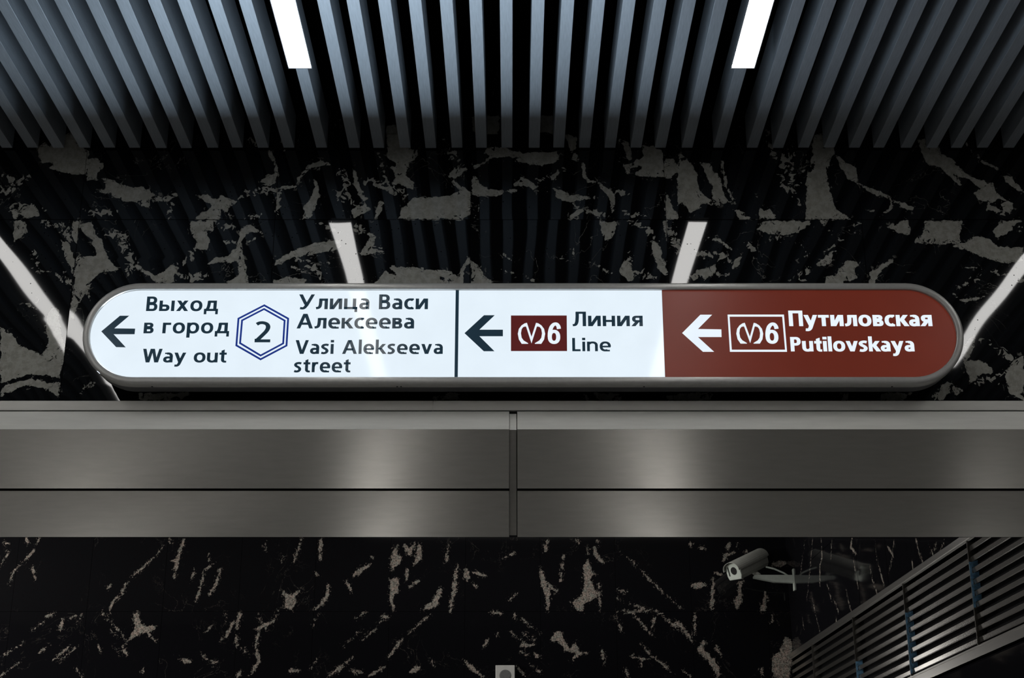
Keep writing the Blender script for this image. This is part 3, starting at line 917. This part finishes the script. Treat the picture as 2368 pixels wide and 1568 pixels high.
# ---- lettering: a small humanist stroke alphabet, cap height 1
class Glyph:
    def __init__(s, S, H):
        s.p, s.S, s.H = [], S, H

    def bar(s, x0, y0, x1, y1):
        s.p.append([(x0, y0), (x1, y0), (x1, y1), (x0, y1)])

    def stem(s, x, y0, y1):
        s.bar(x, y0, x + s.S, y1)

    def dia(s, xa, ya, xb, yb_, t=None):
        t = (t or s.S * 1.12) / 2
        s.p.append([(xa - t, ya), (xa + t, ya), (xb + t, yb_), (xb - t, yb_)])

    def arc(s, cx, cy, rx, ry, a0, a1, S=None, H=None):
        S, H = S or s.S, H or s.H
        n = max(6, int(abs(a1 - a0) / 11))
        pt = []
        for k in range(n + 1):
            t = math.radians(a0 + (a1 - a0) * k / n)
            c, d = math.cos(t), math.sin(t)
            e = 2 / 2.25
            c2, d2 = math.copysign(abs(c) ** e, c), math.copysign(abs(d) ** e, d)
            pt.append(((cx + rx * c2, cy + ry * d2), (cx + (rx - S) * c2, cy + (ry - H) * d2)))
        for (o0, i0), (o1, i1) in zip(pt, pt[1:]):
            s.p.append([o0, o1, i1, i0])

    def rib(s, pts, sub=4, k=1.0):
        q = []
        P = [Vector(p) for p in pts]
        P = [2 * P[0] - P[1]] + P + [2 * P[-1] - P[-2]]
        for i in range(1, len(P) - 2):
            for j in range(sub):
                t = j / sub
                a, b, c, d = P[i - 1], P[i], P[i + 1], P[i + 2]
                q.append(.5 * ((2 * b) + (c - a) * t + (2 * a - 5 * b + 4 * c - d) * t * t + (3 * b - a - 3 * c + d) * t ** 3))
        q.append(P[-2])
        e = []
        for i, p in enumerate(q):
            t = (q[min(i + 1, len(q) - 1)] - q[max(i - 1, 0)]).normalized()
            nx, ny = -t.y * s.S / 2 * k, t.x * s.H / 2 * k
            e.append(((p.x + nx, p.y + ny), (p.x - nx, p.y - ny)))
        for a, b in zip(e, e[1:]):
            s.p.append([a[0], b[0], b[1], a[1]])


X = .72
LOOK = dict(zip('ceopyx', 'сеорух'))
ALIAS = {'c': 'с', 'e': 'е', 'o': 'о', 'a': 'а', 'A': 'А', 'y': 'у', 'B': 'В'}


def glyph(ch, S, H):
    g = Glyph(S, H)
    ch = ALIAS.get(ch, ch)
    w = .7
    if ch == 'о':
        w = .74; g.arc(.37, .36, .37, .375, 0, 360)
    elif ch == 'с':
        w = .57; g.arc(.36, .36, .36, .375, 52, 308); g.bar(.40, -.01, .57, H * .72); g.bar(.40, .73 - H * .72, .57, .73)
    elif ch == 'е':
        w = .69; g.arc(.355, .36, .355, .375, -2, 300); g.bar(S * .7, .36 - H * .5, .70 - .01, .36 + H * .35); g.bar(.42, -.012, .64, H * .72)
    elif ch == 'а':
        w = .60; g.bar(w - S, 0, w, .47); g.arc(.30, .44, .30, .293, 0, 118); g.arc(.28, .215, .28, .228, 88, 345); g.bar(.27, .443 - H, w - S * .4, .443)
        g.bar(.09, .70 - H * .55, .22, .715)
    elif ch == 'в':
        w = .60; g.stem(0, 0, X)
        for (y0, y1, xr_, ) in ((0, .41, .60), (.35, X, .565)):
            ry = (y1 - y0) / 2
            g.bar(S * .8, y0, xr_ - .22, y0 + H * .9); g.bar(S * .8, y1 - H * .9, xr_ - .22, y1); g.arc(xr_ - .23, y0 + ry, .23, ry, -90, 90, None, H * .9)
    elif ch == 'В':
        w = .68; g.stem(0, 0, 1)
        for (y0, y1, xr_) in ((0, .56, .68), (.47, 1, .635)):
            ry = (y1 - y0) / 2
            g.bar(S * .8, y0, xr_ - .28, y0 + H); g.bar(S * .8, y1 - H, xr_ - .28, y1); g.arc(xr_ - .29, y0 + ry, .29, ry, -90, 90)
    elif ch == 'ы':
        w = .93; g.stem(0, 0, X); g.bar(S * .8, 0, .40, H); g.bar(S * .8, .45 - H, .40, .45); g.arc(.38, .225, .25, .225, -90, 90); g.stem(w - S, 0, X)
    elif ch == 'х':
        w = .74; g.dia(.12, 0, .60, X, S * 1.2); g.dia(.62, 0, .14, X, S * 1.2)
    elif ch == 'д':
        w = .86; g.bar(0, 0, w, H); g.bar(0, -.22, S * .8, H); g.bar(w - S * .8, -.22, w, H); g.stem(w - S - .10, 0, X); g.bar(.25, X - H, w - .12, X)
        g.rib([(.30, X - .02), (.285, .45), (.24, .22), (.15, .06)], 3)
    elif ch in 'лЛ':
        h = X if ch == 'л' else 1
        w = .70 if ch == 'л' else .78
        g.stem(w - S, 0, h); g.bar(.20, h - H, w, h); g.rib([(.27, h - .01), (.265, h * .6), (.235, h * .28), (.15, .10), (.0, .07)], 4)
    elif ch == 'и':
        w = .74; g.stem(0, 0, X); g.stem(w - S, 0, X); g.dia(S * .75, .0, w - S * .75, X, S * 1.15)
    elif ch == 'ц':
        w = .80; g.stem(0, 0, X); g.stem(.72 - S, 0, X); g.bar(0, 0, w, H); g.bar(w - S * .82, -.19, w, H)
    elif ch == 'г':
        w = .50; g.stem(0, 0, X); g.bar(0, X - H, w, X)
    elif ch == 'р':
        w = .74; g.stem(0, -.29, X); g.arc(.37, .36, .37, .375, 0, 360)
    elif ch in 'кk':
        w = .66; g.stem(0, 0, X if ch == 'к' else 1.04); g.dia(S + .03, .33, w - .10, X, S * 1.2); g.dia(w - .06, 0, S + .10, .42, S * 1.25)
    elif ch == 'у':
        w = .72; g.dia(.10, X, .37, .03, S * 1.1); g.dia(.63, X, .34, -.06, S * 1.05); g.rib([(.38, .03), (.30, -.15), (.20, -.23), (.05, -.225)], 4)
    elif ch == 'н':
        w = .72; g.stem(0, 0, X); g.stem(w - S, 0, X); g.bar(0, .36 - H / 2, w, .36 + H / 2)
    elif ch == 'п':
        w = .72; g.stem(0, 0, X); g.stem(w - S, 0, X); g.bar(0, X - H, w, X)
    elif ch == 'П':
        w = .80; g.stem(0, 0, 1); g.stem(w - S, 0, 1); g.bar(0, 1 - H, w, 1)
    elif ch == 'т':
        w = .62; g.stem(.31 - S / 2, 0, X); g.bar(0, X - H, w, X)
    elif ch == 'я':
        w = .64; g.stem(w - S, 0, X); g.arc(.27, .495, .25, .225, 90, 270); g.bar(.26, X - H, w, X); g.bar(.26, .27, w - S * .4, .27 + H); g.dia(.09, 0, .33, .32, S * 1.2)
    elif ch == 'У':
        w = .92; g.dia(.10, 1, .44, .30, S * 1.1); g.dia(.83, 1, .44, .20, S * 1.05); g.rib([(.47, .30), (.38, .14), (.26, .06), (.08, .075)], 4)
    elif ch == 'А':
        w = .96; g.dia(.10, 0, .46, 1, S * 1.05); g.dia(.86, 0, .50, 1, S * 1.08); g.bar(.24, .25, .72, .25 + H)
    elif ch == 'L':
        w = .52; g.stem(0, 0, 1); g.bar(0, 0, w, H)
    elif ch == 'P':
        w = .64; g.stem(0, 0, 1); g.bar(S * .8, 1 - H, .36, 1); g.bar(S * .8, .40, .36, .40 + H); g.arc(.34, .70, .30, .30, -90, 90)
    elif ch == 'V':
        w = .86; g.dia(.10, 1, .42, 0, S * 1.08); g.dia(.76, 1, .45, 0, S * 1.05)
    elif ch == 'W':
        w = 1.22; g.dia(.10, 1, .33, 0, S * 1.05); g.dia(.57, 1, .36, 0, S); g.dia(.64, 1, .86, 0, S); g.dia(1.12, 1, .90, 0, S * 1.05)
    elif ch == 'u':
        w = .68; g.stem(0, .25, X); g.stem(w - S, 0, X); g.arc(.33, .28, .33, .295, 180, 335)
    elif ch == 'n':
        w = .68; g.stem(0, 0, X); g.stem(w - S, 0, .47); g.arc(.35, .44, .33, .293, 0, 155)
    elif ch == 'r':
        w = .42; g.stem(0, 0, X); g.rib([(.10, .40), (.17, .58), (.28, .655), (.42, .655)], 4)
    elif ch == 't':
        w = .46; g.stem(.12, .17, .86); g.bar(0, X - H, w, X); g.arc(.36, .22, .24, .235, 180, 262); g.bar(.31, -.014, w, H * .8)
        g.p.append([(.12, .86), (.12 + S, .86), (.12 + S, .95)])
    elif ch == 'i':
        w = S; g.stem(0, 0, X); g.bar(-.01, .83, S + .01, 1.01)
    elif ch == 'l':
        w = S; g.stem(0, 0, 1.04)
    elif ch == 's':
        w = .52; g.rib([(.49, .635), (.34, .665), (.17, .63), (.105, .53), (.17, .435), (.33, .34), (.405, .22), (.33, .095), (.18, .055), (.03, .085)], 4)
    elif ch == 'v':
        w = .70; g.dia(.10, X, .34, 0, S * 1.08); g.dia(.60, X, .36, 0, S * 1.02)
    elif ch == '2':
        w = .66; g.rib([(.05, .86), (.17, .925), (.33, .93), (.48, .86), (.535, .72), (.48, .55), (.34, .37), (.12, .12)], 5); g.bar(.0, 0, w, H); g.bar(.0, 0, .17, .17)
    elif ch == '6':
        w = .64; g.arc(.32, .325, .32, .335, 0, 360); g.rib([(.10, .33), (.115, .55), (.19, .78), (.32, .915), (.46, .925), (.55, .82), (.575, .70)], 5)
    return g.p, w


def text(name, s, x_l, x_r, y_base, cap_px, m, parent, S=.20, H=.155, gap=.115, space=.42, y=None):
    words, x = [[]], 0.0
    for ch in s:
        if ch == ' ':
            x += space
            words.append([])
            continue
        p, w = glyph(ch, S, H)
        words[-1] += [[(a + x, b) for a, b in q] for q in p]
        x += w + gap
    tot = x - gap
    A = sf(x_l, y_base)
    B = sf(x_r, y_base)
    xm = (x_l + x_r) / 2
    hgt = sf(xm, y_base - cap_px)[1] - sf(xm, y_base)[1]
    sx = (B[0] - A[0]) / tot
    for polys in words:
        flat(name, [[(A[0] + a * sx, A[1] + b * hgt) for a, b in q] for q in polys], m, parent, YF if y is None else y, 0)


text('lettering', 'Выход', 337.5, 504, 719.5, 33.6, M_INK, p1)
text('lettering', 'в город', 331.6, 529.6, 771, 34.2, M_INK, p1)
text('lettering', 'Way out', 328.5, 523, 838.3, 31.5, M_INK, p1, gap=.09)
text('lettering', 'Улица Васи', 690.6, 989.5, 715.2, 34.2, M_INK, p1, space=.46)
text('lettering', 'Алексеева', 686, 957.4, 759.8, 33.9, M_INK, p1, .20, .155, .105)
text('lettering', 'Vasi Alekseeva', 682.4, 1023.8, 818.6, 31.9, M_INK, p1, space=.46)
text('lettering', 'street', 679, 810, 861, 32, M_INK, p1)
text('lettering', '2', 588.5, 624.8, 791.8, 48.5, M_INK, p1, .19, .14)
text('lettering', 'Линия', 1324.5, 1486.7, 754.5, 33.6, M_INK, p2, .20, .15)
text('lettering', 'Line', 1323.5, 1412.3, 812.4, 30.8, M_INK, p2, .18, .15)
text('lettering', '6', 1266.8, 1295.8, 795.3, 49, M_LETTER, p2, .21, .15, y=YF - .0006)
text('lettering', 'Путиловская', 1825, 2156.6, 754.4, 36, M_LETTER, p3, .235, .175, .075)
text('lettering', 'Putilovskaya', 1829, 2115.3, 812.8, 33.4, M_LETTER, p3, .235, .175, .075)
text('lettering', '6', 1771.3, 1801, 794.8, 48.5, M_LETTER, p3, .21, .15)

# ------------------------------------------------------------------ louvred ventilation grille on the passage's right wall
gr = empty('ventilation_grille', (rw_x(8.8), 8.8, LZ0), label='long stainless louvred grille set into the black marble wall below the beam',
           category='ventilation grille')
GY0, GY1 = 6.0, Y_FAR - .02
R1, R0 = .050, .060                            # rail heights


def along(name, prof, y0, y1, m, parent):
    """profile (d out from the wall face, z) run along the slanting wall"""
    n = len(prof)
    v = [(rw_x(yy) - d, yy, z) for yy in (y0, y1) for d, z in prof]
    f = [(i, (i + 1) % n, n + (i + 1) % n, n + i) for i in range(n)]
    for base in (0, n):
        for t in tessellate_polygon([[Vector((d, z, 0)) for d, z in prof]]):
            f.append(tuple(base + i for i in t))
    return mesh_obj(name, v, f, m, parent)


FO = .022                                      # front of the louvre, out from the stone
along('top_rail', [(-.018, LZ1), (FO + .004, LZ1), (FO + .008, LZ1 - .004), (FO + .008, LZ1 - .034), (FO + .003, LZ1 - .037), (FO + .003, LZ1 - R1), (-.018, LZ1 - R1)], GY0, GY1, M_RAIL, gr)
along('bottom_rail', [(-.018, LZ0), (FO + .008, LZ0), (FO + .008, LZ0 + .046), (FO + .003, LZ0 + .050), (FO + .003, LZ0 + R0), (-.018, LZ0 + R0)], GY0, GY1, M_RAIL, gr)
along('back_plate', [(-.0215, LZ0), (-.0185, LZ0), (-.0185, LZ1), (-.0215, LZ1)], GY0, GY1, M_BLACK, gr)
za, zb2 = LZ0 + R0, LZ1 - R1
NS = 9
pit = (zb2 - za) / NS
dv = [on_rw(2252, 1271)[0] + 1.135 * k for k in range(-2, 4)]
dv = [y for y in dv if GY0 < y < GY1 - .1]
for y in dv:
    along('divider_plate', [(-.018, za), (FO + .012, za - .004), (FO + .012, zb2 + .004), (-.018, zb2)], y - .0045, y + .0045, M_LSLAT, gr)
edges = [GY0] + dv + [GY1]
for k in range(len(edges) - 1):
    a, b_ = edges[k] + (.0035 if k else 0), edges[k + 1] - .0035
    for s in range(NS):
        z = za + pit * (s + .42)
        pr_ = [(FO - .004, z - .0145), (FO - .003, z - .012), (FO, z + .010), (FO - .003, z + .013), (-.012, z + .026), (-.0135, z + .024), (FO - .004, z + .010), (FO - .0025, z - .0135)]
        along('slat', pr_, a, b_, M_LSLAT, gr)
hz = zb2 - za
for y, s0, s1 in ((dv[-4], .28, .80), (dv[-3], 0, .72), (dv[-2], 0, .42), (dv[-1], 0, .2)):
    n0 = int(round(s0 * NS))
    for k in range(n0, int(round(s1 * NS))):
        z = za + pit * (k + .42)
        fo = along('protective_film', [(-.012, z + .028), (FO + .0004, z + .0145), (FO + .0004, z - .0148), (FO + .0126, z - .0148), (FO + .0126, z + pit - .0148),
                                       (FO + .0004, z + pit - .0148), (FO - .002, z + pit - .015), (-.012, z + pit - .004)], y - .0054, y - .0047, M_FILM, gr)
        fo['label'] = 'blue film left on the divider'

# ------------------------------------------------------------------ security camera
my, mz = on_rw(1836, 1338)
mx = rw_x(my)
camt = empty('security_camera', (mx, my, mz - .08), label='grey bullet security camera on a pale bracket in the passage corner under the beam', category='security camera')
box('wall_plate', mx - .008, mx + .002, my - .022, my + .022, mz - .095, mz + .075, M_BRACKET, camt, .002)
# bracket arm: tapered channel reaching out from the plate
xa = on_y(1742, 1335, my)[0]
def zat(px, py): return on_y(px, py, my)[1]
aw = .022
prof = [(mx - .006, zat(1838, 1331)), (xa + .012, zat(1745, 1330.5)), (xa, zat(1742, 1333)), (xa, zat(1742, 1337)), (on_y(1790, 1347, my)[0], zat(1790, 1346.5)), (mx - .006, zat(1838, 1348.5))]
n = len(prof)
v = [(x, my - aw, z) for x, z in prof] + [(x, my + aw, z) for x, z in prof]
f = [(i, (i + 1) % n, n + (i + 1) % n, n + i) for i in range(n)] + [tuple(range(n)), tuple(range(n, 2 * n))]
mesh_obj('bracket_arm', v, f, M_BRACKET, camt)


def tube(name, pts, r, m, parent, n=10):
    rings = []
    P = [Vector(p) for p in pts]
    for i, p in enumerate(P):
        t = (P[min(i + 1, len(P) - 1)] - P[max(i - 1, 0)]).normalized()
        a = t.cross(Vector((0, 0, 1))).normalized() if abs(t.z) < .95 else Vector((1, 0, 0))
        b = a.cross(t)
        rings.append([tuple(p + (a * math.cos(k * 6.2832 / n) + b * math.sin(k * 6.2832 / n)) * r) for k in range(n)])
    v, f = loft(rings, True, True, True)
    return mesh_obj(name, v, f, m, parent, True)


# housing: box with a rounded top, axis from rear to front
fx, fz_ = on_y(1697, 1318, my - .10)           # front centre
rx_, rz_ = on_y(1762, 1291, my + .17)          # rear centre
Fp, Rp = Vector((on_y(1696, 1321, my - .14)[0], my - .14, on_y(1696, 1321, my - .14)[1])), Vector((on_y(1759, 1290, my + .16)[0], my + .16, on_y(1759, 1290, my + .16)[1]))
ax = (Fp - Rp).normalized()
side = ax.cross(Vector((0, 0, 1))).normalized()
up = side.cross(ax)
HW, HT, HB = .066, .070, -.070


def sect(c, k=1., body=True):
    q = []
    hw, ht, hb = HW * k, HT * k, HB * k
    q += [(-hw * .72, hb), (hw * .72, hb), (hw * .96, hb * .6), (hw, hb * .1)]
    for i in range(9):
        t = math.pi * i / 8
        q.append((hw * math.cos(t), ht * .25 + ht * .75 * math.sin(t)))
    q += [(-hw, hb * .1), (-hw * .96, hb * .6)]
    return [tuple(c + side * a + up * b for a, b in [(a, b)])[0] if False else tuple(c + side * a + up * b) for a, b in q]


v, f = loft([sect(Rp, .95), sect(Rp + ax * .004, 1), sect(Fp - ax * .012, 1), sect(Fp - ax * .008, .99), sect(Fp - ax * .008, .97)], True, True, True)
mesh_obj('housing', v, f, M_CAM, camt)
# sun shield: a thin shell over the top and sides, longer than the housing
def arch(c, k, lo):
    q = []
    for i in range(15):
        t = -lo + (math.pi + 2 * lo) * i / 14
        x_, y_ = HW * k * math.cos(t), HT * .2 + HT * .80 * k * math.sin(t)
        q.append(tuple(c + side * x_ + up * y_))
    return q


o0, o1 = Rp - ax * .012, Fp + ax * .030
v1, f1 = loft([arch(o0, 1.09, .12), arch(o1, 1.09, .12)], False)
v2, f2 = loft([arch(o0, 1.05, .12), arch(o1, 1.05, .12)], False)
b0 = len(v1)
f = f1 + [tuple(b0 + i for i in q) for q in f2]
n = 15
for r0 in (0, n):
    f += [(r0 + i, r0 + i + 1, b0 + r0 + i + 1, b0 + r0 + i) for i in range(n - 1)]
f += [(0, n, b0 + n, b0), (n - 1, 2 * n - 1, b0 + 2 * n - 1, b0 + n - 1)]
mesh_obj('sun_shield', v1 + v2, f, M_CAM, camt, False)
fpb = [Fp + side * a + up * b for a, b in ((q[0] * 1.13, q[1] * 1.13) for q in ((-.047, -.060), (.047, -.060), (.056, -.035), (.057, .015), (.046, .042), (.020, .052), (-.020, .052), (-.046, .042), (-.057, .015), (-.056, -.035)))]
v, f = loft([[tuple(p - ax * .010) for p in fpb], [tuple(p) for p in fpb], [tuple(Fp + (p - Fp) * .93 + ax * .003) for p in fpb]], True, True, True)
mesh_obj('front_plate', v, f, M_BRACKET, camt)
lens = [Fp + ax * .0035 + side * (.026 * math.cos(k * .2618) - .006) + up * (.030 * math.sin(k * .2618) + .002) for k in range(24)]
v, f = loft([[tuple(p - ax * .002) for p in lens], [tuple(p + ax * .002) for p in lens]], True, True, True)
mesh_obj('lens_window', v, f, M_GLASS, camt)
slot = [Fp + ax * .0035 + side * a + up * b for a, b in ((.036, -.034), (.044, -.034), (.044, .036), (.036, .036))]
v, f = loft([[tuple(p - ax * .002) for p in slot], [tuple(p + ax * .002) for p in slot]], True, True, True)
mesh_obj('wiper_slot', v, f, M_GLASS, camt)
# swivel joint and cable
mid = Fp * .38 + Rp * .62
base = Vector((xa + .045, my, zat(1755, 1331)))
tube('swivel', [tuple(base), tuple(base * .5 + (mid + up * HB) * .5), tuple(mid + up * HB)], .020, M_CAM, camt, 14)
pc1 = [on_y(1771, 1311, my + .05), on_y(1790, 1316, my + .04), on_y(1812, 1325, my + .02), on_y(1822, 1331, my)]
tube('cable', [(p[0], my + .05 - .015 * i, p[1]) for i, p in enumerate(pc1)], .007, M_BRACKET, camt)

# ------------------------------------------------------------------ small box on the far wall
bx0, bz1 = on_y(1146, 1538.5, Y_FAR - .03)
bx1, _ = on_y(1190.5, 1538.5, Y_FAR - .03)
w = bx1 - bx0
wbx = empty('wall_sounder', ((bx0 + bx1) / 2, Y_FAR, bz1 - w), label='small square white box with a grey round grille on the far marble wall', category='sounder')
box('case', bx0, bx1, Y_FAR - .035, Y_FAR - .001, bz1 - w, bz1, M_BOXW, wbx, .004)
c = Vector(((bx0 + bx1) / 2, Y_FAR - .037, bz1 - w * .53))
pts = [c + Vector((w * .30 * math.cos(k * math.pi / 16), 0, w * .30 * math.sin(k * math.pi / 16))) for k in range(32)]
v, f = loft([[tuple(p + Vector((0, .004, 0))) for p in pts], [tuple(p) for p in pts], [tuple(c + (p - c) * .9 + Vector((0, -.002, 0))) for p in pts]], True, True, True)
mesh_obj('grille', v, f, M_GREY, wbx)
